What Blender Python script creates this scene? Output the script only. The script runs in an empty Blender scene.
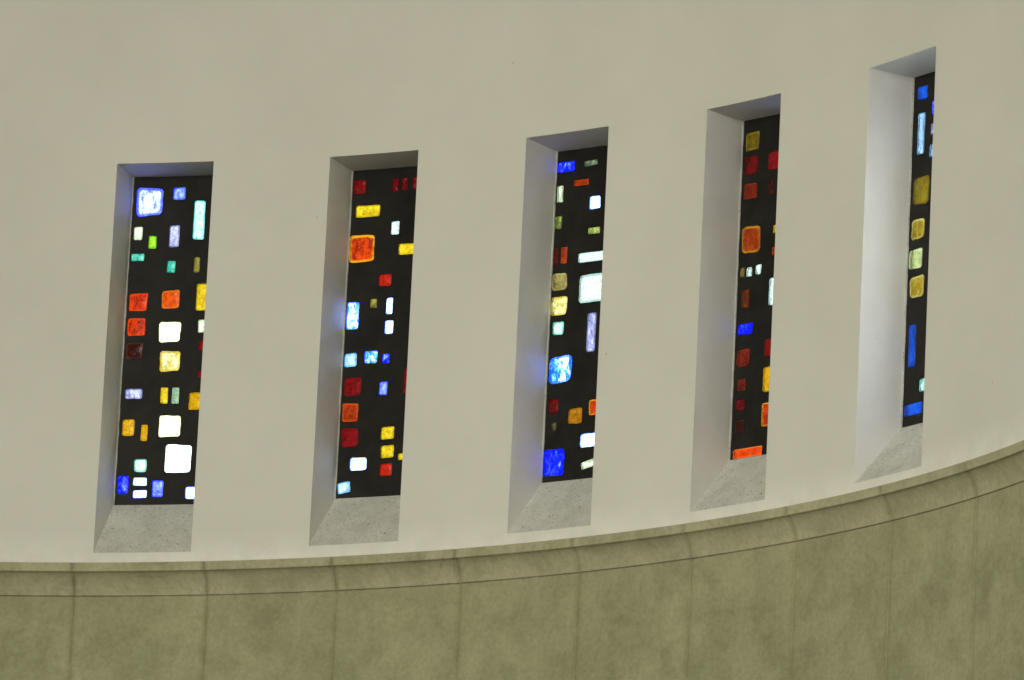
import bpy, bmesh, math, random
from mathutils import Vector, Matrix, noise
from mathutils.geometry import delaunay_2d_cdt

S = bpy.context.scene
COL = S.collection

# ---------------------------------------------------------------- camera
EYE = 1.6                                   # camera height above the church floor
FOCAL_PX, PITCH, ROLL = 7396.2, 0.23437, 0.04852
cam_data = bpy.data.cameras.new('camera')
cam_data.sensor_fit = 'HORIZONTAL'
cam_data.sensor_width = 36.0
cam_data.lens = 36.0 * FOCAL_PX / 1024.0
cam_data.clip_start, cam_data.clip_end = 0.5, 300.0
cam = bpy.data.objects.new('camera', cam_data)
COL.objects.link(cam)
cp, sp, cr, sr = math.cos(PITCH), math.sin(PITCH), math.cos(ROLL), math.sin(ROLL)
ax = Vector((1, 0, 0)); up = Vector((0, -sp, cp)); fw = Vector((0, cp, sp))
X, U = cr * ax + sr * up, -sr * ax + cr * up
M = Matrix((X, U, -fw)).transposed().to_4x4()
M.translation = Vector((0, 0, EYE))
cam.matrix_world = M
S.camera = cam

# ---------------------------------------------------------------- sky, lamps, exposure
SKY = 11.0
world = bpy.data.worlds.new('overcast_sky')
S.world = world
world.use_nodes = True
bg = world.node_tree.nodes['Background']
bg.inputs['Color'].default_value = (0.84, 0.93, 1.0, 1)
bg.inputs['Strength'].default_value = SKY

def area_lamp(name, loc, target, size, watts, color):
    d = bpy.data.lights.new(name, 'AREA')
    d.shape = 'DISK'; d.size = size; d.energy = watts; d.color = color
    o = bpy.data.objects.new(name, d)
    COL.objects.link(o)
    o.location = loc
    o.rotation_euler = (Vector(target) - Vector(loc)).to_track_quat('-Z', 'Y').to_euler()
    return o

WARM = (1.0, 0.97, 0.83)
key = area_lamp('nave_flood_lamp', (-5.0, 24.0, 13.0), (0.2, 42.6, 7.8), 3.5, 665, WARM)
key.data.spread = math.radians(112)
area_lamp('nave_fill_lamp', (-3.0, 10.0, 15.0), (-3.0, 12.0, 0.0), 5.0, 350, WARM)  # unseen fill lamp, added to lift the light in the nave

S.view_settings.view_transform = 'Standard'
S.view_settings.look = 'None'
S.view_settings.gamma = 1.0
S.view_settings.use_curve_mapping = False
S.view_settings.exposure = 0.0
S.render.film_transparent = False

# ---------------------------------------------------------------- measurements (metres)
AX, AY = -4.29167, 35.96007                 # axis of the round apse
R = 7.66575                                 # inner face of the plastered wall
DEPTH = 0.31565                             # how deep the glass sits
THICK = 0.365                               # wall thickness
TH0, DTH = 0.637548, 0.176688               # middle window and spacing (radians)
W_IN, W_GL = 0.03935, 0.03819               # half widths at wall face and at glass (radians)
ZB = 8.93181 + EYE
ZT = ZB + 2.4
HEAD_RISE, SILL_RISE = 0.0015, 0.36322
Z_LEDGE = ZB - 0.0651                       # top of the stone moulding
Z_MID = Z_LEDGE - 0.055
Z_LOW = ZB - 0.2549                         # underside of the moulding
R_LOW = R + 0.0699                          # face of the stone slabs
RG = R + DEPTH
ZTOP = 16.0
# each opening: left, right edge (radians from its axis), foot, head, then at the glass: left edge, foot, head
OPEN = [
    (-0.04058, 0.03973, -0.0032, 2.4083, -0.03900, 0.3583, 2.4080),
    (-0.03772, 0.03970, 0.0091, 2.3968, -0.03715, 0.3639, 2.3922),
    (-0.03906, 0.03874, 0.0025, 2.3994, -0.03753, 0.3709, 2.3901),
    (-0.04029, 0.03749, 0.0022, 2.3942, -0.04005, 0.3664, 2.3951),
    (-0.03959, 0.04236, -0.0114, 2.4024, -0.03781, 0.3587, 2.4053),
]
WIN = [TH0 + (i - 2) * DTH for i in range(5)]
J0, DJ = 0.2276, 0.10832                    # slab joints

def P(r, th, z):
    return Vector((AX + r * math.sin(th), AY + r * math.cos(th), z))

# ---------------------------------------------------------------- materials
def mat(name):
    m = bpy.data.materials.new(name); m.use_nodes = True
    nt = m.node_tree; nt.nodes.clear()
    out = nt.nodes.new('ShaderNodeOutputMaterial')
    b = nt.nodes.new('ShaderNodeBsdfPrincipled')
    nt.links.new(b.outputs[0], out.inputs[0])
    return m, nt, b

def tex(nt, scale, detail=4, rough=0.55, dist=0.0, vec=None):
    n = nt.nodes.new('ShaderNodeTexNoise')
    n.inputs['Scale'].default_value = scale; n.inputs['Detail'].default_value = detail
    n.inputs['Roughness'].default_value = rough; n.inputs['Distortion'].default_value = dist
    if vec is not None: nt.links.new(vec, n.inputs['Vector'])
    return n

def ramp(nt, src, stops, interp='LINEAR'):
    r = nt.nodes.new('ShaderNodeValToRGB')
    r.color_ramp.interpolation = interp
    els = r.color_ramp.elements
    while len(els) < len(stops): els.new(0.5)
    for e, (p, c) in zip(els, stops):
        e.position = p
        e.color = (*c, 1) if len(c) == 3 else c
    nt.links.new(src, r.inputs['Fac'])
    return r

def mix(nt, a, b, fac, mode='MIX'):
    m = nt.nodes.new('ShaderNodeMix'); m.data_type = 'RGBA'; m.blend_type = mode
    for s, v in ((6, a), (7, b), (0, fac)):
        if hasattr(v, 'is_output'): nt.links.new(v, m.inputs[s])
        elif s == 0: m.inputs[0].default_value = v
        else: m.inputs[s].default_value = (*v, 1)
    return m.outputs[2]

def bump(nt, b, height, strength, dist):
    n = nt.nodes.new('ShaderNodeBump')
    n.inputs['Strength'].default_value = strength; n.inputs['Distance'].default_value = dist
    nt.links.new(height, n.inputs['Height']); nt.links.new(n.outputs[0], b.inputs['Normal'])

def coords(nt, scale=(1, 1, 1), offset=None):
    tc = nt.nodes.new('ShaderNodeTexCoord')
    mp = nt.nodes.new('ShaderNodeMapping')
    mp.inputs['Scale'].default_value = scale
    nt.links.new(tc.outputs['Object'], mp.inputs['Vector'])
    return mp.outputs[0]

def g(v): return (v, v, v)

def plaster():
    m, nt, b = mat('white_plaster')
    v = coords(nt)
    c1 = ramp(nt, tex(nt, 1.1, 5, 0.6, 0, v).outputs[0], [(0.3, (0.71, 0.70, 0.635)), (0.7, (0.765, 0.755, 0.69))])
    sp_ = ramp(nt, tex(nt, 26, 2, 0.5, 0, v).outputs[0], [(0.185, g(0.0)), (0.21, g(1.0))])
    c = mix(nt, (0.5, 0.47, 0.4), c1.outputs[0], sp_.outputs[0])
    # bare, whiter limewash along the bottom edge with small chips
    geo = nt.nodes.new('ShaderNodeNewGeometry')
    sx = nt.nodes.new('ShaderNodeSeparateXYZ'); nt.links.new(geo.outputs['Position'], sx.inputs[0])
    mr = nt.nodes.new('ShaderNodeMapRange')
    mr.inputs['From Min'].default_value = Z_LEDGE + 0.02; mr.inputs['From Max'].default_value = Z_LEDGE + 0.19
    mr.inputs['To Min'].default_value = 1; mr.inputs['To Max'].default_value = 0
    nt.links.new(sx.outputs['Z'], mr.inputs['Value'])
    n2 = ramp(nt, tex(nt, 5, 5, 0.6, 0, v).outputs[0], [(0.35, g(0.35)), (0.6, g(1.0))])
    mm = nt.nodes.new('ShaderNodeMath'); mm.operation = 'MULTIPLY'
    nt.links.new(mr.outputs[0], mm.inputs[0]); nt.links.new(n2.outputs[0], mm.inputs[1])
    c = mix(nt, c, (0.86, 0.85, 0.79), mm.outputs[0])
    nt.links.new(c, b.inputs['Base Color'])
    b.inputs['Roughness'].default_value = 0.75
    bump(nt, b, tex(nt, 14, 6, 0.6, 0, v).outputs[0], 0.12, 0.01)
    return m

def reveal_plaster():
    m, nt, b = mat('reveal_plaster')
    v = coords(nt)
    c1 = ramp(nt, tex(nt, 3, 5, 0.6, 0, v).outputs[0], [(0.3, (0.73, 0.71, 0.67)), (0.7, (0.78, 0.765, 0.73))])
    sp_ = ramp(nt, tex(nt, 30, 2, 0.5, 0, v).outputs[0], [(0.20, g(0.0)), (0.23, g(1.0))])
    nt.links.new(mix(nt, (0.5, 0.48, 0.44), c1.outputs[0], sp_.outputs[0]), b.inputs['Base Color'])
    b.inputs['Roughness'].default_value = 0.6
    bump(nt, b, tex(nt, 10, 6, 0.6, 0, v).outputs[0], 0.15, 0.01)
    return m

def sill_concrete():
    m, nt, b = mat('sill_concrete')
    v = coords(nt)
    c1 = ramp(nt, tex(nt, 6, 6, 0.7, 0, v).outputs[0], [(0.3, (0.55, 0.555, 0.50)), (0.7, (0.74, 0.745, 0.68))])
    sp_ = ramp(nt, tex(nt, 62, 3, 0.6, 0.3, v).outputs[0], [(0.30, g(0.0)), (0.385, g(1.0))])
    sq = ramp(nt, tex(nt, 120, 2, 0.6, 0, v).outputs[0], [(0.35, g(0.55)), (0.6, g(1.0))])
    c = mix(nt, (0.22, 0.215, 0.19), c1.outputs[0], sp_.outputs[0])
    c = mix(nt, c, sq.outputs[0], 0.45, 'MULTIPLY')
    nt.links.new(c, b.inputs['Base Color'])
    b.inputs['Roughness'].default_value = 0.9
    bump(nt, b, sp_.outputs[0], 0.5, 0.004)
    return m

def stone(name, lo, hi, joint_dark, cracks=0.0):
    """Greenish cast stone with blotches and a stain that follows each joint, a darker tone under the fillet (joint weight is a vertex attribute)."""
    m, nt, b = mat(name)
    v = coords(nt)
    big = tex(nt, 1.4, 6, 0.62, 0.4, v)
    c = ramp(nt, big.outputs[0], [(0.28, lo), (0.72, hi)]).outputs[0]
    streak = tex(nt, 1.0, 5, 0.6, 0, coords(nt, (7, 7, 0.8)))
    st = ramp(nt, streak.outputs[0], [(0.35, g(0.92)), (0.65, g(1.0))])
    cloud = ramp(nt, tex(nt, 3.6, 6, 0.7, 0.3, v).outputs[0], [(0.32, (0.77, 0.785, 0.735)), (0.58, g(1.04))])
    c = mix(nt, c, cloud.outputs[0], 1.0, 'MULTIPLY')
    hair = ramp(nt, tex(nt, 1.3, 2, 0.5, 1.2, v).outputs[0], [(0.494, g(1.0)), (0.4985, g(0.75)), (0.5015, g(0.75)), (0.506, g(1.0))])
    hm = ramp(nt, tex(nt, 0.9, 2, 0.5, 0, coords(nt, (1, 1, 2.5))).outputs[0], [(0.52, g(0.0)), (0.6, g(cracks))])
    c = mix(nt, c, hair.outputs[0], hm.outputs[0], 'MULTIPLY')
    c = mix(nt, c, st.outputs[0], 1.0, 'MULTIPLY')
    fine = ramp(nt, tex(nt, 38, 4, 0.7, 0, v).outputs[0], [(0.3, g(0.82)), (0.62, g(1.03))])
    c = mix(nt, c, fine.outputs[0], 1.0, 'MULTIPLY')
    at = nt.nodes.new('ShaderNodeAttribute'); at.attribute_name = 'joint'
    jn = ramp(nt, tex(nt, 9, 5, 0.65, 0, v).outputs[0], [(0.3, g(0.25)), (0.65, g(1.0))])
    mm = nt.nodes.new('ShaderNodeMath'); mm.operation = 'MULTIPLY'
    nt.links.new(at.outputs['Fac'], mm.inputs[0]); nt.links.new(jn.outputs[0], mm.inputs[1])
    c = mix(nt, c, joint_dark, mm.outputs[0])
    nt.links.new(c, b.inputs['Base Color'])
    b.inputs['Roughness'].default_value = 0.85
    bump(nt, b, fine.outputs[0], 0.15, 0.004)
    return m

def dark_concrete():
    m, nt, b = mat('dark_concrete')
    v = coords(nt)
    c = ramp(nt, tex(nt, 4, 6, 0.65, 0.3, v).outputs[0], [(0.3, (0.003, 0.0027, 0.0022)), (0.72, (0.019, 0.017, 0.0135))])
    nt.links.new(c.outputs[0], b.inputs['Base Color'])
    b.inputs['Roughness'].default_value = 0.6
    b.inputs['Specular IOR Level'].default_value = 0.32
    bump(nt, b, tex(nt, 45, 4, 0.6, 0, v).outputs[0], 0.3, 0.004)
    return m

def glass(name, deep, pale, lo=0.4, hi=0.6, rim=None, streak=None, scale=22, crack=0.75):
    """Slab glass: body colour varies between a deep and a pale tone as the chipped thickness varies, and turns to the rim tone, for the thick cut edge and a halo painted round bright blocks."""
    m, nt, b = mat(name)
    tc = nt.nodes.new('ShaderNodeTexCoord')
    oi = nt.nodes.new('ShaderNodeObjectInfo')
    mul = nt.nodes.new('ShaderNodeVectorMath'); mul.operation = 'SCALE'
    mul.inputs[0].default_value = (37, 53, 71); nt.links.new(oi.outputs['Random'], mul.inputs['Scale'])
    add = nt.nodes.new('ShaderNodeVectorMath'); add.operation = 'ADD'
    nt.links.new(tc.outputs['Object'], add.inputs[0]); nt.links.new(mul.outputs[0], add.inputs[1])
    v = add.outputs[0]
    mp = nt.nodes.new('ShaderNodeMapping'); mp.inputs['Scale'].default_value = (1, 1, 0.55)
    nt.links.new(v, mp.inputs['Vector'])
    n = tex(nt, scale, 4, 0.6, 1.4, mp.outputs[0])
    stops = [(lo, deep), (hi, pale)]
    if streak: stops += [(hi + 0.03, streak), (1.0, streak)]
    c = ramp(nt, n.outputs[0], stops).outputs[0]
    fr = tex(nt, scale * 0.6, 3, 0.5, 2.6, v)          # thin fracture lines
    ab = ramp(nt, fr.outputs[0], [(0.462, g(1.0)), (0.482, g(0.08)), (0.5, g(0.08)), (0.522, g(1.0))])
    c = mix(nt, c, ab.outputs[0], crack, 'MULTIPLY')
    at = nt.nodes.new('ShaderNodeAttribute'); at.attribute_name = 'rim'
    wob = tex(nt, 60, 3, 0.6, 0, v)
    sm = nt.nodes.new('ShaderNodeMath'); sm.operation = 'MULTIPLY_ADD'
    nt.links.new(wob.outputs[0], sm.inputs[0]); sm.inputs[1].default_value = 0.5
    nt.links.new(at.outputs['Fac'], sm.inputs[2])
    rr = ramp(nt, sm.outputs[0], [(0.95, g(0.0)), (1.2, g(0.85))])
    c = mix(nt, c, rim or deep, rr.outputs[0])
    nt.links.new(c, b.inputs['Base Color'])
    b.inputs['Transmission Weight'].default_value = 1.0
    b.inputs['Roughness'].default_value = 0.3
    b.inputs['IOR'].default_value = 1.34
    bump(nt, b, n.outputs[0], 0.35, 0.01)
    return m

M_PLASTER, M_REVEAL, M_SILL, M_DARK = plaster(), reveal_plaster(), sill_concrete(), dark_concrete()
M_MOULD = stone('moulding_stone', (0.44, 0.42, 0.27), (0.51, 0.49, 0.32), (0.20, 0.185, 0.115), 0.8)
M_SLAB = stone('slab_stone', (0.35, 0.345, 0.205), (0.45, 0.445, 0.275), (0.25, 0.235, 0.125))

# name: (deep tone, pale tone, ramp from, ramp to, label colour[, rim tone[, streak tone]])
GLASS = {
    'clear':      ((0.64, 0.68, 0.70), (0.74, 0.77, 0.78), 0.25, 0.45, 'clear'),
    'white':      ((0.20, 0.24, 0.22), (0.80, 0.84, 0.80), 0.20, 0.40, 'clear white', (0.20, 0.23, 0.20)),
    'creamwhite': ((0.16, 0.17, 0.08), (0.42, 0.43, 0.20), 0.25, 0.42, 'creamy white', (0.14, 0.15, 0.07)),
    'icewhite':   ((0.04, 0.09, 0.40), (0.45, 0.55, 0.72), 0.28, 0.44, 'icy white', (0.01, 0.05, 0.45)),  # blue rim puts the bright block's halo into its colour
    'mintwhite':  ((0.085, 0.11, 0.095), (0.145, 0.17, 0.15), 0.32, 0.46, 'minty white', (0.05, 0.075, 0.06)),
    'ice':        ((0.035, 0.07, 0.12), (0.10, 0.14, 0.19), 0.38, 0.56, 'ice blue', (0.008, 0.045, 0.08)),
    'iceblue':    ((0.02, 0.03, 0.30), (0.13, 0.15, 0.32), 0.36, 0.46, 'crackled pale blue', (0.001, 0.006, 0.45)),
    'skyblue':    ((0.008, 0.014, 0.30), (0.06, 0.08, 0.26), 0.38, 0.52, 'sky blue', (0.001, 0.004, 0.35)),
    'bluewhite':  ((0.001, 0.022, 0.30), (0.01, 0.06, 0.60), 0.38, 0.47, 'blue and white', (0.001, 0.02, 0.35), (0.28, 0.38, 0.70)),
    'blue':       ((0.0002, 0.0006, 0.12), (0.0008, 0.003, 0.36), 0.38, 0.55, 'deep blue', (0.0002, 0.0010, 0.22), (0.05, 0.08, 0.40)),
    'cobalt':     ((0.0002, 0.008, 0.08), (0.0004, 0.022, 0.13), 0.35, 0.65, 'cobalt blue'),
    'aqua':       ((0.02, 0.11, 0.085), (0.12, 0.20, 0.17), 0.36, 0.48, 'aqua', (0.004, 0.09, 0.07)),
    'teal':       ((0.003, 0.05, 0.033), (0.04, 0.14, 0.10), 0.40, 0.60, 'teal', (0.002, 0.035, 0.022)),
    'mint':       ((0.07, 0.12, 0.09), (0.125, 0.16, 0.13), 0.34, 0.50, 'mint green', (0.006, 0.06, 0.035)),
    'sage':       ((0.028, 0.045, 0.025), (0.065, 0.085, 0.05), 0.35, 0.6, 'sage green'),
    'lime':       ((0.026, 0.07, 0.001), (0.06, 0.125, 0.004), 0.35, 0.6, 'lime green', (0.008, 0.03, 0.001)),
    'olivegreen': ((0.018, 0.022, 0.003), (0.10, 0.115, 0.03), 0.40, 0.6, 'olive green'),
    'dullgreen':  ((0.006, 0.008, 0.004), (0.05, 0.06, 0.035), 0.42, 0.62, 'dull green'),
    'olive':      ((0.017, 0.014, 0.001), (0.06, 0.05, 0.009), 0.35, 0.65, 'olive'),
    'darkolive':  ((0.003, 0.0025, 0.0006), (0.02, 0.017, 0.004), 0.40, 0.7, 'dark olive'),
    'lavender':   ((0.03, 0.03, 0.055), (0.11, 0.108, 0.165), 0.40, 0.52, 'lavender', (0.008, 0.008, 0.02)),
    'cream':      ((0.09, 0.105, 0.06), (0.145, 0.155, 0.11), 0.30, 0.5, 'cream', (0.04, 0.05, 0.02)),
    'limecream':  ((0.055, 0.065, 0.018), (0.105, 0.115, 0.045), 0.35, 0.6, 'pale yellow green', (0.10, 0.11, 0.06)),
    'straw':      ((0.055, 0.032, 0.002), (0.145, 0.125, 0.028), 0.36, 0.5, 'straw yellow', (0.09, 0.06, 0.004), (0.15, 0.15, 0.08)),
    'yellow':     ((0.085, 0.05, 0.0004), (0.145, 0.105, 0.003), 0.35, 0.62, 'yellow', (0.055, 0.035, 0.0006)),
    'gold':       ((0.02, 0.015, 0.0022), (0.06, 0.048, 0.014), 0.35, 0.62, 'dull gold', (0.065, 0.055, 0.02)),
    'gold2':      ((0.024, 0.016, 0.0002), (0.048, 0.034, 0.0010), 0.35, 0.65, 'dark gold'),
    'darkgold':   ((0.010, 0.006, 0.0001), (0.022, 0.014, 0.0003), 0.35, 0.65, 'tarnished gold', (0.03, 0.02, 0.001)),
    'gold3':      ((0.045, 0.027, 0.0004), (0.085, 0.062, 0.006), 0.42, 0.62, 'golden yellow', (0.10, 0.085, 0.025), (0.11, 0.095, 0.03)),
    'amber':      ((0.075, 0.034, 0.0002), (0.12, 0.064, 0.0008), 0.35, 0.62, 'amber', (0.06, 0.028, 0.0003)),
    'darkamber':  ((0.042, 0.014, 0.0002), (0.075, 0.03, 0.0006), 0.35, 0.62, 'dark amber'),
    'orange':     ((0.075, 0.006, 0.0002), (0.12, 0.014, 0.0004), 0.35, 0.62, 'orange', (0.09, 0.02, 0.001)),
    'ember':      ((0.03, 0.0012, 0.0002), (0.12, 0.009, 0.0004), 0.38, 0.58, 'fiery orange', (0.12, 0.055, 0.002)),
    'ember2':     ((0.03, 0.0018, 0.0002), (0.052, 0.007, 0.0003), 0.38, 0.65, 'burnt orange', (0.065, 0.028, 0.0008)),
    'flame':      ((0.10, 0.005, 0.0002), (0.135, 0.012, 0.0004), 0.38, 0.65, 'flame orange', (0.13, 0.04, 0.001)),
    'vermilion':  ((0.018, 0.0004, 0.0002), (0.11, 0.006, 0.0002), 0.36, 0.50, 'vermilion', (0.10, 0.006, 0.0003)),
    'scarlet':    ((0.04, 0.0004, 0.0003), (0.09, 0.003, 0.0006), 0.36, 0.6, 'scarlet'),
    'rust':       ((0.025, 0.0014, 0.0002), (0.07, 0.006, 0.0002), 0.38, 0.6, 'rust orange', (0.08, 0.009, 0.0003)),
    'brick':      ((0.007, 0.0002, 0.0001), (0.030, 0.002, 0.0004), 0.36, 0.6, 'brick red', (0.03, 0.003, 0.0008)),
    'brown':      ((0.010, 0.0012, 0.0002), (0.024, 0.005, 0.0003), 0.36, 0.6, 'brown'),
    'red':        ((0.015, 0.0001, 0.0002), (0.036, 0.0002, 0.0006), 0.36, 0.62, 'red', (0.02, 0.0004, 0.0008)),
    'darkred':    ((0.008, 0.0001, 0.0001), (0.026, 0.0003, 0.0005), 0.36, 0.62, 'dark red'),
    'maroon':     ((0.0015, 0.0001, 0.0001), (0.010, 0.0005, 0.0003), 0.40, 0.68, 'maroon', (0.008, 0.0025, 0.0012)),
}
M_GLASS = {k: glass('glass_' + k, *v[:4], *v[5:]) for k, v in GLASS.items()}

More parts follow.
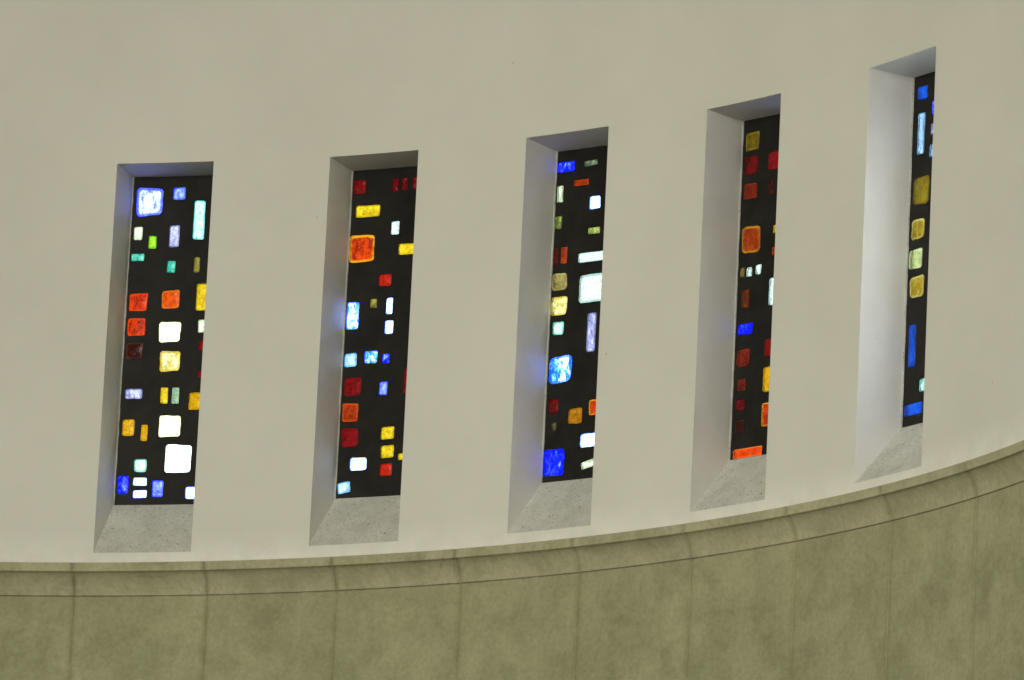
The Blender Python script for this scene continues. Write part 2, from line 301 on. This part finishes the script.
# ---------------------------------------------------------------- stained glass layout:
# per window, each block's colour, centre (along the wall from the window's axis, above the opening's foot), width, height, tilt
PIECES = [
    [
        ('iceblue', -0.1996, 2.2496, 0.1659, 0.1735, 0),
        ('skyblue', -0.0142, 2.3006, 0.077, 0.0744, 0),
        ('aqua', 0.1239, 2.129, 0.0708, 0.2454, 0),
        ('cream', -0.2607, 2.0523, 0.0547, 0.0844, 0),
        ('lime', -0.1668, 1.9948, 0.0523, 0.0818, 0),
        ('lavender', -0.0286, 2.0311, 0.0641, 0.1365, 0),
        ('teal', -0.2547, 1.9014, 0.0827, 0.0453, 0),
        ('teal', -0.0374, 1.8399, 0.0512, 0.0741, 0),
        ('olive', 0.1261, 1.8486, 0.0386, 0.0954, 0),
        ('vermilion', -0.2347, 1.6195, 0.1163, 0.1116, 0),
        ('orange', -0.0276, 1.6361, 0.117, 0.1127, 0),
        ('yellow', 0.1749, 1.6452, 0.0804, 0.169, 0),
        ('vermilion', -0.2361, 1.4656, 0.1143, 0.1126, 0),
        ('creamwhite', -0.0221, 1.4311, 0.1341, 0.125, 0),
        ('cream', 0.1891, 1.4639, 0.0643, 0.0812, 0),
        ('maroon', -0.239, 1.3182, 0.1078, 0.1024, 0),
        ('straw', -0.0084, 1.2487, 0.129, 0.1247, 0),
        ('red', 0.2029, 1.342, 0.0643, 0.0561, 0),
        ('red', 0.2007, 1.1647, 0.0578, 0.0436, 0),
        ('lavender', -0.2275, 1.0488, 0.1128, 0.0623, 0),
        ('yellow', -0.033, 1.0357, 0.0472, 0.0996, 0),
        ('sage', 0.0385, 1.0332, 0.0473, 0.0995, 0),
        ('amber', 0.182, 0.9974, 0.1091, 0.1081, 0),
        ('amber', -0.248, 0.8388, 0.0746, 0.1025, 0),
        ('amber', -0.1466, 0.8055, 0.0419, 0.1006, 0),
        ('creamwhite', 0.0124, 0.8443, 0.1339, 0.1304, 0),
        ('white', 0.0762, 0.645, 0.1659, 0.1672, 0),
        ('mint', -0.1576, 0.6035, 0.0824, 0.0806, 0),
        ('blue', -0.2601, 0.483, 0.0694, 0.1115, 0),
        ('icewhite', -0.1539, 0.5032, 0.0855, 0.0495, 0),
        ('icewhite', -0.1504, 0.4259, 0.0874, 0.0482, 0),
        ('skyblue', -0.0395, 0.4575, 0.0699, 0.1014, 0),
        ('icewhite', 0.1749, 0.4283, 0.0767, 0.0741, 0),
    ],
    [
        ('red', -0.2473, 2.2886, 0.0837, 0.0815, 0),
        ('darkred', -0.0043, 2.286, 0.0406, 0.0844, 0),
        ('darkred', 0.0563, 2.2892, 0.0407, 0.0788, 0),
        ('red', 0.1377, 2.2868, 0.0477, 0.0781, 0),
        ('yellow', -0.1816, 2.1335, 0.1611, 0.075, 0),
        ('mintwhite', 0.0091, 2.0164, 0.0541, 0.0842, 0),
        ('ember', -0.2103, 1.902, 0.164, 0.1622, 0),
        ('yellow', 0.0999, 1.8798, 0.1222, 0.0684, 0),
        ('scarlet', -0.0406, 1.6972, 0.0822, 0.0733, 0),
        ('bluewhite', -0.2444, 1.4871, 0.0801, 0.1677, 0),
        ('olive', -0.109, 1.5572, 0.0443, 0.0559, 0),
        ('icewhite', -0.0024, 1.5339, 0.0445, 0.0992, 0),
        ('icewhite', 0.0031, 1.4026, 0.0539, 0.0805, 0),
        ('ice', -0.2446, 1.2144, 0.0819, 0.083, 0),
        ('bluewhite', -0.108, 1.2254, 0.0831, 0.0742, 0),
        ('blue', -0.0075, 1.2115, 0.0471, 0.0587, 0),
        ('red', -0.2203, 1.0466, 0.1166, 0.1094, 0),
        ('skyblue', -0.0157, 1.0273, 0.0524, 0.079, 0),
        ('red', 0.1498, 1.0622, 0.0576, 0.1541, 0),
        ('rust', -0.2285, 0.8913, 0.1091, 0.1086, 0),
        ('red', -0.2209, 0.7366, 0.1151, 0.1146, 0),
        ('yellow', 0.029, 0.7498, 0.0861, 0.0775, 0),
        ('yellow', 0.0342, 0.6368, 0.0874, 0.0798, 0),
        ('icewhite', -0.1562, 0.5703, 0.11, 0.0787, 0),
        ('scarlet', 0.0312, 0.5263, 0.0826, 0.0736, 0),
        ('yellow', 0.129, 0.6002, 0.0405, 0.0405, 0),
        ('ice', -0.2435, 0.4292, 0.0836, 0.0675, 6.0),
    ],
    [
        ('blue', -0.232, 2.2894, 0.126, 0.0619, 0),
        ('dullgreen', -0.0523, 2.2944, 0.0983, 0.034, 3.0),
        ('rust', -0.1147, 2.1806, 0.1059, 0.037, 0),
        ('cream', -0.2645, 2.1257, 0.0452, 0.102, 0),
        ('icewhite', -0.0099, 2.0475, 0.0758, 0.0776, 0),
        ('olivegreen', -0.2685, 1.9512, 0.0531, 0.0771, 0),
        ('olivegreen', -0.0078, 1.8761, 0.0874, 0.0387, 0),
        ('brick', -0.277, 1.7446, 0.038, 0.0985, 0),
        ('rust', -0.2165, 1.7468, 0.046, 0.1009, 0),
        ('mintwhite', -0.0136, 1.7174, 0.1965, 0.0583, 0),
        ('gold', -0.2399, 1.5873, 0.1062, 0.1075, 0),
        ('mintwhite', 0.0007, 1.5228, 0.1892, 0.1652, 0),
        ('straw', -0.2368, 1.4399, 0.1147, 0.1134, 0),
        ('mint', -0.2334, 1.3013, 0.0788, 0.0796, 0),
        ('lavender', 0.0044, 1.2563, 0.0654, 0.2379, 0),
        ('bluewhite', -0.2039, 1.0499, 0.1541, 0.1617, 0),
        ('darkred', -0.2409, 0.8314, 0.0786, 0.0852, 0),
        ('darkamber', -0.0834, 0.7576, 0.0966, 0.0941, 0),
        ('ember', 0.055, 0.7957, 0.08, 0.094, 0),
        ('darkolive', -0.2346, 0.7037, 0.0428, 0.0547, 0),
        ('icewhite', 0.0223, 0.6018, 0.1197, 0.0787, 0),
        ('blue', -0.2228, 0.4883, 0.1463, 0.1576, 0),
        ('cream', 0.0267, 0.4569, 0.1015, 0.0453, 12.0),
        ('straw', 0.2, 2.2, 0.11, 0.11, 0),
        ('skyblue', 0.19, 2.0, 0.08, 0.16, 0),
        ('cream', 0.2, 1.75, 0.12, 0.08, 0),
        ('icewhite', 0.21, 1.5, 0.1, 0.16, 0),
        ('amber', 0.2, 1.2, 0.08, 0.1, 0),
        ('mintwhite', 0.19, 0.95, 0.12, 0.12, 0),
        ('bluewhite', 0.2, 0.68, 0.11, 0.11, 0),
        ('yellow', 0.2, 0.47, 0.08, 0.08, 0),
    ],
    [
        ('darkgold', -0.2423, 2.2631, 0.1074, 0.1095, 0),
        ('darkred', -0.2433, 2.1191, 0.1034, 0.1124, 0),
        ('red', -0.0604, 2.118, 0.1091, 0.106, 0),
        ('brick', -0.2427, 1.9613, 0.1033, 0.094, 0),
        ('maroon', -0.0816, 1.9622, 0.0508, 0.0817, 0),
        ('ember2', -0.223, 1.6678, 0.1455, 0.1601, 0),
        ('yellow', -0.0181, 1.7041, 0.0607, 0.0542, 0),
        ('rust', -0.015, 1.5723, 0.0728, 0.0511, 0),
        ('olive', -0.277, 1.478, 0.0379, 0.0603, 0),
        ('mintwhite', -0.2268, 1.475, 0.0437, 0.0554, 0),
        ('mintwhite', -0.1543, 1.4797, 0.0463, 0.0572, 0),
        ('mintwhite', -0.0261, 1.3325, 0.0726, 0.162, 0),
        ('brown', -0.2482, 1.3184, 0.0665, 0.1113, 0),
        ('blue', -0.239, 1.1367, 0.1139, 0.063, 0),
        ('red', -0.0441, 1.001, 0.0804, 0.1016, 0),
        ('brick', -0.2446, 0.966, 0.1027, 0.1049, 0),
        ('brick', -0.2517, 0.803, 0.0655, 0.0718, 0),
        ('amber', -0.0459, 0.8128, 0.0723, 0.1491, 0),
        ('darkred', -0.2546, 0.6855, 0.0827, 0.0717, 0),
        ('ember', -0.0385, 0.603, 0.0883, 0.1428, 0),
        ('maroon', -0.2494, 0.559, 0.0725, 0.0745, 0),
        ('flame', -0.1812, 0.3954, 0.2296, 0.0565, 0),
        ('icewhite', 0.13, 2.25, 0.12, 0.08, 0),
        ('skyblue', 0.2, 2.05, 0.1, 0.16, 0),
        ('mintwhite', 0.12, 1.8, 0.1, 0.1, 0),
        ('ice', 0.2, 1.6, 0.1, 0.12, 0),
        ('straw', 0.14, 1.36, 0.14, 0.14, 0),
        ('icewhite', 0.19, 1.1, 0.12, 0.16, 0),
        ('lavender', 0.1, 0.9, 0.08, 0.1, 0),
        ('white', 0.19, 0.78, 0.11, 0.11, 0),
        ('cream', 0.1, 0.6, 0.12, 0.12, 0),
        ('skyblue', 0.21, 0.45, 0.08, 0.12, 0),
    ],
    [
        ('cobalt', -0.2169, 2.3013, 0.0949, 0.0804, 0),
        ('ice', -0.22, 2.0605, 0.0671, 0.2436, 0),
        ('skyblue', -0.0962, 2.1921, 0.0607, 0.0802, 0),
        ('lavender', -0.1031, 2.0673, 0.0606, 0.0712, 0),
        ('ice', -0.1054, 1.9417, 0.0606, 0.077, 0),
        ('gold2', -0.1986, 1.7221, 0.1472, 0.1597, 0),
        ('gold3', -0.2182, 1.5005, 0.1192, 0.118, 0),
        ('limecream', -0.2268, 1.3275, 0.119, 0.1148, 0),
        ('gold3', -0.2086, 1.163, 0.1283, 0.1263, 0),
        ('cobalt', -0.235, 0.8224, 0.0638, 0.2459, 0),
        ('aqua', -0.126, 0.5787, 0.06, 0.0757, 0),
        ('cobalt', -0.2035, 0.4515, 0.1626, 0.0699, 0),
        ('gold2', 0.06, 2.2, 0.16, 0.16, 0),
        ('ice', 0.21, 2.22, 0.1, 0.18, 0),
        ('clear', 0.08, 1.96, 0.2, 0.2, 0),  # unseen right half: clear blocks added to brighten the left jamb
        ('clear', 0.23, 1.97, 0.08, 0.2, 0),
        ('clear', 0.08, 1.7, 0.22, 0.24, 0),
        ('clear', 0.24, 1.7, 0.08, 0.2, 0),
        ('clear', 0.07, 1.44, 0.2, 0.22, 0),
        ('clear', 0.235, 1.45, 0.08, 0.2, 0),
        ('clear', 0.08, 1.18, 0.22, 0.22, 0),
        ('creamwhite', 0.24, 1.18, 0.08, 0.2, 0),
        ('clear', 0.08, 0.93, 0.22, 0.22, 0),
        ('clear', 0.24, 0.93, 0.08, 0.2, 0),
        ('clear', 0.1, 0.68, 0.2, 0.2, 0),
        ('clear', 0.25, 0.68, 0.07, 0.18, 0),
        ('icewhite', 0.1, 0.46, 0.2, 0.16, 0),
        ('icewhite', 0.25, 0.46, 0.07, 0.14, 0),
    ],
]

# ---------------------------------------------------------------- mesh helpers
def link(name, verts, faces, material, parent=None, smooth=True, joint=None, attr='joint'):
    me = bpy.data.meshes.new(name)
    me.from_pydata([tuple(v) for v in verts], [], faces)
    me.validate()
    bm = bmesh.new(); bm.from_mesh(me)
    bmesh.ops.recalc_face_normals(bm, faces=bm.faces)
    bm.to_mesh(me); bm.free()
    if smooth:
        me.shade_smooth()
        me.set_sharp_from_angle(angle=math.radians(32))
    me.materials.append(material)
    if joint is not None:
        a = me.attributes.new(attr, 'FLOAT', 'POINT')
        for i, v in enumerate(joint): a.data[i].value = v
    o = bpy.data.objects.new(name, me)
    COL.objects.link(o)
    if parent: o.parent = parent
    return o

def structure(o, label=None, cat=None):
    o['kind'] = 'structure'
    if label: o['label'] = label
    if cat: o['category'] = cat
    return o

def grid_faces(nu, nv, skip=lambda i, j: False):
    return [(i * nv + j, (i + 1) * nv + j, (i + 1) * nv + j + 1, i * nv + j + 1)
            for i in range(nu - 1) for j in range(nv - 1) if not skip(i, j)]

def span(a, b, n):
    return [a + (b - a) * k / n for k in range(n + 1)]

# ---------------------------------------------------------------- round plaster wall with the five openings
NSEG = 8
def edges_of(i, inner):
    """Left, right, foot, head of opening i, at the wall face or at the glass."""
    l, r, z0, z1, gl, gz0, gz1 = OPEN[i]
    if inner: return WIN[i] + gl, WIN[i] + r - 0.0012, ZB + gz0, ZB + gz1
    return WIN[i] + l, WIN[i] + r, ZB + z0, ZB + z1

def wall_columns(inner):
    """(angle, foot, head, inside an opening) across the half round."""
    cols, prev, pz = [], -math.pi / 2, edges_of(0, inner)[2:]
    for i in range(5):
        l, r, z0, z1 = edges_of(i, inner)
        n = max(1, math.ceil((l - prev) / 0.02))
        for k, x in enumerate(span(prev, l, n)[:-1]):
            q = k / n
            cols.append((x, pz[0] + (z0 - pz[0]) * q, pz[1] + (z1 - pz[1]) * q, False))
        cols += [(x, z0, z1, True) for x in span(l, r, NSEG)[:-1]]
        prev, pz = r, (z0, z1)
    cols += [(x, *pz, False) for x in span(prev, math.pi / 2, max(1, math.ceil((math.pi / 2 - prev) / 0.02)))]
    return cols

def wall_sheet(r, inner, bottom, top):
    cols = wall_columns(inner)
    v = [P(r, c[0], z) for c in cols for z in (bottom, c[1], c[2], top)]
    f = grid_faces(len(cols), 4, lambda i, j: j == 1 and cols[i][3])
    return v, f

v1, f1 = wall_sheet(R, False, Z_LEDGE - 0.03, ZTOP)
v2, f2 = wall_sheet(R + THICK, True, -0.1, ZTOP)
n1 = len(v1)
structure(link('wall_apse', v1 + v2, f1 + [tuple(i + n1 for i in q) for q in f2], M_PLASTER),
          'curved off-white plaster wall pierced by five tall deep windows', 'wall')

# ---------------------------------------------------------------- window openings: jambs, head and sloping sill
def shell(name, rows_in, rows_out, material, parent):
    """A closed lining between two matching point grids (face side, hidden side)."""
    nu, nv = len(rows_in), len(rows_in[0])
    v = [p for r in rows_in for p in r] + [p for r in rows_out for p in r]
    k = nu * nv
    f = grid_faces(nu, nv) + [tuple(i + k for i in reversed(q)) for q in grid_faces(nu, nv)]
    ring = [(i, 0) for i in range(nu)] + [(nu - 1, j) for j in range(1, nv)] + \
           [(i, nv - 1) for i in range(nu - 2, -1, -1)] + [(0, j) for j in range(nv - 2, 0, -1)]
    idx = [i * nv + j for i, j in ring]
    for a, b in zip(idx, idx[1:] + idx[:1]): f.append((a, b, b + k, a + k))
    return link(name, v, f, material, parent)

def window_opening(n, t, label):
    root = bpy.data.objects.new('window_%d' % n, None)
    COL.objects.link(root)
    structure(root, label, 'window')
    rnd = random.Random(n)
    END = DEPTH + 0.045
    dep = [0.0, 0.004, 0.08, 0.16, 0.24, DEPTH - 0.004, DEPTH, END]
    def frac(d): return min(d / DEPTH, 1.0)
    o, q = edges_of(n - 1, False), edges_of(n - 1, True)
    def lerp(k, d): return o[k] + (q[k] - o[k]) * frac(d)
    def z_sill(d): return lerp(2, d)
    def z_head(d): return lerp(3, d)
    b = 0.02
    for s in (-1, 1):
        zs = 24
        # rough strip of mortar along the glass edge
        zl, pv = span(z_sill(DEPTH - 0.012), z_head(DEPTH - 0.012), 40), []
        for z in zl:
            wv, dv = rnd.uniform(0.003, 0.0065), rnd.uniform(0.007, 0.012)
            a = lerp(0 if s < 0 else 1, DEPTH)
            pv += [P(RG - dv, a + s * 0.0006, z), P(RG - dv * 0.8, a - s * wv * 0.6 / RG, z), P(RG - 0.002, a - s * wv / RG, z), P(RG + 0.004, a - s * wv / RG, z), P(RG + 0.004, a + s * 0.0006, z)]
        fc = [(k * 5 + j, k * 5 + (j + 1) % 5, k * 5 + 5 + (j + 1) % 5, k * 5 + 5 + j) for k in range(40) for j in range(5)]
        fc += [tuple(range(5)), tuple(range(200, 205))]
        link('mortar_bead', pv, fc, M_SILL, root)
        wob = [[rnd.uniform(-1, 1) * 0.0012 if 0 < i < len(dep) - 1 and 0 < j < zs else 0 for j in range(zs + 1)] for i in range(len(dep))]
        fin, fout = [], []
        for i, d in enumerate(dep):
            rr = R + d
            th = lerp(0 if s < 0 else 1, d)
            bb = b if d > 0 else 0.0004
            za, zc = z_sill(d), z_head(d)
            fin.append([P(rr, th + s * wob[i][j] / rr, za + (zc - za) * j / zs) for j in range(zs + 1)])
            fout.append([P(rr, th + s * bb / rr, za + (zc - za) * j / zs) for j in range(zs + 1)])
        shell('jamb', fin, fout, M_REVEAL, root)
    for nm, zf, sg, m in (('head', z_head, 1, M_REVEAL), ('sill', z_sill, -1, M_SILL)):
        fin, fout = [], []
        for i, d in enumerate(dep):
            rr = R + d
            ths = span(lerp(0, d), lerp(1, d), NSEG)
            fin.append([P(rr, th, zf(d)) for th in ths])
            dz = sg * (b if d > 0 else 0.0004)
            fout.append([P(rr, th, zf(d) + dz) for th in ths])
        shell(nm, fin, fout, m, root)
    return root

WINDOW_LABELS = [
    'leftmost deep window opening in the curved wall, grey sloping sill',
    'second window opening from the left, smooth grey sloping sill',
    'middle window opening of the five, sill with dark pits',
    'fourth window opening from the left, pale grey jamb',
    'rightmost window opening, its broad left jamb washed in pale blue light',
]
PANEL_LABELS = [
    'stained glass panel topped by a large crackled pale blue block, leftmost of five',
    'stained glass panel with a column of red and orange squares, second from left',
    'stained glass panel in the middle window, deep blue block at its foot',
    'mostly red stained glass panel with an orange bar at its foot, fourth from left',
    'stained glass panel seen edge-on, gold squares between cobalt blocks, in rightmost window',
]

# ---------------------------------------------------------------- stained glass panels
def block_outline(s, z, w, h, tilt, rnd):
    """Chipped rectangle with small rounded corners."""
    c, sn = math.cos(math.radians(tilt)), math.sin(math.radians(tilt))
    r = min(w, h) * rnd.uniform(0.10, 0.2)
    j = min(w, h) * 0.03
    pts = []
    cor = [(-1, -1), (1, -1), (1, 1), (-1, 1)]
    off = [(rnd.uniform(-j, j), rnd.uniform(-j, j)) for _ in cor]
    for k, (a, b2) in enumerate(cor):
        cx, cz = a * (w / 2 - r) + off[k][0], b2 * (h / 2 - r) + off[k][1]
        a0 = {(-1, -1): 180, (1, -1): 270, (1, 1): 0, (-1, 1): 90}[(a, b2)]
        for q in (0, 30, 60, 90):
            an = math.radians(a0 + q)
            pts.append((cx + r * math.cos(an), cz + r * math.sin(an)))
        na, nb = cor[(k + 1) % 4]
        nx, nz = na * (w / 2 - r) + off[(k + 1) % 4][0], nb * (h / 2 - r) + off[(k + 1) % 4][1]
        e = (math.cos(math.radians(a0 + 90)) * r, math.sin(math.radians(a0 + 90)) * r)
        for q in (0.33, 0.67):
            wob = rnd.uniform(-j, j) * 0.5
            pts.append((cx + (nx - cx) * q + e[0] + e[0] / r * wob, cz + (nz - cz) * q + e[1] + e[1] / r * wob))
    return [(s + x * c - y * sn, z + x * sn + y * c) for x, y in pts]

SLAB = 0.022                                 # thickness of the dark concrete
def at(t, s, z, depth):                      # panel coordinates to the world
    return P(RG + depth, t + s / RG, ZB + z)

def stained_glass(i, t):
    root = bpy.data.objects.new('stained_glass', None)
    COL.objects.link(root)
    root.location = P(RG, t, ZB + SILL_RISE)
    inv = root.location.copy()
    root['label'] = PANEL_LABELS[i]; root['category'] = 'stained glass'
    root['group'] = 'stained glass panels in the curved wall'; root['kind'] = 'thing'
    rnd = random.Random(40 + i)
    q = edges_of(i, True)
    xl, xr = (q[0] - t) * RG - 0.003, (q[1] - t) * RG + 0.003
    z0, z1 = q[2] - ZB - 0.004, q[3] - ZB + 0.003
    outer = [(x, z0) for x in span(xl, xr, 8)] + [(xr, z) for z in span(z0, z1, 20)[1:]] + \
            [(x, z1) for x in span(xr, xl, 8)[1:]] + [(xl, z) for z in span(z1, z0, 20)[1:-1]]
    holes = [block_outline(*p[1:6], rnd) for p in PIECES[i]]
    pts = [Vector(p) for p in outer]
    edges = [(k, (k + 1) % len(outer)) for k in range(len(outer))]
    loops = []
    for hl in holes:
        st = len(pts)
        pts += [Vector(p) for p in hl]
        loops.append((st, len(hl)))
        edges += [(st + k, st + (k + 1) % len(hl)) for k in range(len(hl))]
    vs, _, fs, ov, _, _ = delaunay_2d_cdt(pts, edges, [], 1, 1e-6)
    def inside(p, poly):
        r_ = False
        for (xa, ya), (xb, yb) in zip(poly, poly[1:] + poly[:1]):
            if (ya > p[1]) != (yb > p[1]) and p[0] < (xb - xa) * (p[1] - ya) / (yb - ya) + xa: r_ = not r_
        return r_
    keep = []
    for f in fs:
        c = sum((vs[k] for k in f), Vector((0, 0))) / len(f)
        if inside(c, outer) and not any(inside(c, hl) for hl in holes): keep.append(tuple(f))
    n = len(vs)
    verts = [at(t, p[0], p[1], 0) - inv for p in vs] + [at(t, p[0], p[1], SLAB) - inv for p in vs]
    faces = keep + [tuple(k + n for k in reversed(f)) for f in keep]
    cnt = {}
    for f in keep:
        for a, b in zip(f, f[1:] + f[:1]): cnt.setdefault(frozenset((a, b)), []).append((a, b))
    for e in cnt.values():
        if len(e) == 1: a, b = e[0]; faces.append((b, a, a + n, b + n))
    link('concrete_surround', verts, faces, M_DARK, root, smooth=False)['label'] = 'dark concrete holding the glass blocks'
    # one slab of chipped glass per block
    for (key, s, z, w, h, tilt), hl in zip(PIECES[i], holes):
        ring = len(hl)
        def scaled(k): return [(s + (x - s) * (1 - 2 * k / w), z + (y - z) * (1 - 2 * k / h)) for x, y in hl]
        lay = [(scaled(0.0006), 0.016), (scaled(0.0006), 0.001), (scaled(0.004), -0.003)]
        pv = [at(t, x, y, d) for q, d in lay for x, y in q]
        inner = scaled(min(w, h) * 0.22)
        pv += [at(t, x, y, -0.0045 - rnd.uniform(0, 0.003)) for x, y in inner]
        pv.append(at(t, s, z, -0.006 - rnd.uniform(0, 0.002)))
        fc = []
        for L in range(3):
            for k in range(ring):
                k2 = (k + 1) % ring
                fc.append((L * ring + k, L * ring + k2, (L + 1) * ring + k2, (L + 1) * ring + k))
        for k in range(ring): fc.append((3 * ring + k, 3 * ring + (k + 1) % ring, 4 * ring))
        nb = len(pv)
        pv += [at(t, x, y, 0.0165) for x, y in inner] + [at(t, s, z, 0.017)]
        for k in range(ring):
            k2 = (k + 1) % ring
            fc.append((k2, k, nb + k, nb + k2)); fc.append((nb + k2, nb + k, nb + ring))
        o = link('glass_block', [p - inv for p in pv], fc, M_GLASS[key], root, smooth=False,
                 joint=[1.0] * (3 * ring) + [0.25] * ring + [0.0] + [0.25] * ring + [0.0], attr='rim')
        o['label'] = GLASS[key][4] + ' glass block'
    return root

for i, t in enumerate(WIN):
    window_opening(i + 1, t, WINDOW_LABELS[i])
    stained_glass(i, t)

# ---------------------------------------------------------------- stone moulding under the plaster, and the slab wall below it
def joints_in(a, b):
    k0, k1 = math.ceil((a - J0) / DJ), math.floor((b - J0) / DJ)
    return [J0 + k * DJ for k in range(k0, k1 + 1)]

def jointed_columns(groove, stain):
    """Angles across the half round; each with (groove depth 0..1, stain 0..1)."""
    cols = []
    js = joints_in(-math.pi / 2 + 0.03, math.pi / 2 - 0.03)
    edges = [-math.pi / 2] + js + [math.pi / 2]
    for k, j in enumerate(js):
        cols += [(j - groove, 0, 0.7), (j - groove * 0.4, 1, 1), (j + groove * 0.4, 1, 1), (j + groove, 0, 0.7),
                 (j - stain, 0, 0), (j + stain, 0, 0)]
    for a, b in zip(edges, edges[1:]):
        cols += [(x, 0, 0) for x in span(a, b, 7)[1:-1]]
    cols += [(-math.pi / 2, 0, 0), (math.pi / 2, 0, 0)]
    return sorted(cols)

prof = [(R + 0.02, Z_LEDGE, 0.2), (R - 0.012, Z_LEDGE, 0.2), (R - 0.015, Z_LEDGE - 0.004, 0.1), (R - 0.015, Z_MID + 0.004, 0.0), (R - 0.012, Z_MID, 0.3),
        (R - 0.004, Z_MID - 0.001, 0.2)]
c_r, c_z = R - 0.004, Z_LOW + 0.012
for k in range(1, 9):
    a = math.pi / 2 * k / 8
    u = k / 8
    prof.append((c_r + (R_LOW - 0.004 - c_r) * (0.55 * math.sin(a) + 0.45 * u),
                 c_z + (Z_MID - 0.001 - c_z) * (0.55 * math.cos(a) + 0.45 * (1 - u)), 0.2 * max(0, 1 - k / 3)))  # third value: darker just below the fillet, fading down the cove
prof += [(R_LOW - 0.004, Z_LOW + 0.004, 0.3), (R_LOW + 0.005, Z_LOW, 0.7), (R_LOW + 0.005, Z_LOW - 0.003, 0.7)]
cols = jointed_columns(0.0010, 0.004)
vv = [P(r + 0.006 * gr, t, z) for t, gr, st in cols for r, z, e in prof]
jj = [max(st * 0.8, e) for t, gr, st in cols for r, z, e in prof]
structure(link('trim_1', vv, grid_faces(len(cols), len(prof)), M_MOULD, joint=jj),
          'continuous hollow-moulded stone ledge below the white wall', 'moulding')

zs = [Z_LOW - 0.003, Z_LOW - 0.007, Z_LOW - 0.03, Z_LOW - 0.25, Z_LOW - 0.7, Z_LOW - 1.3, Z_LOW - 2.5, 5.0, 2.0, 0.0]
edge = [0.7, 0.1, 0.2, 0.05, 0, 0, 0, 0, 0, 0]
rs = [R_LOW + 0.005, R_LOW, R_LOW] + [R_LOW] * 7
cols = jointed_columns(0.0011, 0.0045)
vv = [P(rs[k] + 0.005 * gr, t, z) for t, gr, st in cols for k, z in enumerate(zs)]
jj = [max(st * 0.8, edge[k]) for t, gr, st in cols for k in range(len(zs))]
structure(link('wall_lower', vv, grid_faces(len(cols), len(zs)), M_SLAB, joint=jj),
          'olive grey stone slab wall below the moulded ledge', 'wall')

# ---------------------------------------------------------------- the rest of the church around the camera
def flat(name, pts, material):
    return structure(link(name, pts, [tuple(range(len(pts)))], material, smooth=False))

def plain(name, color, rough):
    m, nt, b = mat(name)
    c = ramp(nt, tex(nt, 2, 5, 0.6, 0, coords(nt)).outputs[0], [(0.3, tuple(x * 0.9 for x in color)), (0.7, color)])
    nt.links.new(c.outputs[0], b.inputs['Base Color']); b.inputs['Roughness'].default_value = rough
    return m
M_FLOOR = plain('floor_stone', (0.13, 0.12, 0.10), 0.5)
M_CEIL = plain('ceiling_plaster', (0.72, 0.70, 0.64), 0.8)
arc = [P(R + THICK + 0.1, t, 0) for t in span(-math.pi / 2, math.pi / 2, 48)]
x0, x1, y0 = arc[0].x, arc[-1].x, -6.0
for nm, z, m in (('floor', 0.0, M_FLOOR), ('ceiling', ZTOP, M_CEIL)):
    flat(nm, [Vector((p.x, p.y, z)) for p in arc] + [Vector((x1, y0, z)), Vector((x0, y0, z))], m)
xl, xr = AX - R, AX + R
flat('wall_left', [Vector((xl, y0, 0)), Vector((xl, AY + 0.02, 0)), Vector((xl, AY + 0.02, ZTOP)), Vector((xl, y0, ZTOP))], M_CEIL)
flat('wall_right', [Vector((xr, y0, 0)), Vector((xr, AY + 0.02, 0)), Vector((xr, AY + 0.02, ZTOP)), Vector((xr, y0, ZTOP))], M_CEIL)
flat('wall_back', [Vector((x0, y0, 0)), Vector((x1, y0, 0)), Vector((x1, y0, ZTOP)), Vector((x0, y0, ZTOP))], M_CEIL)
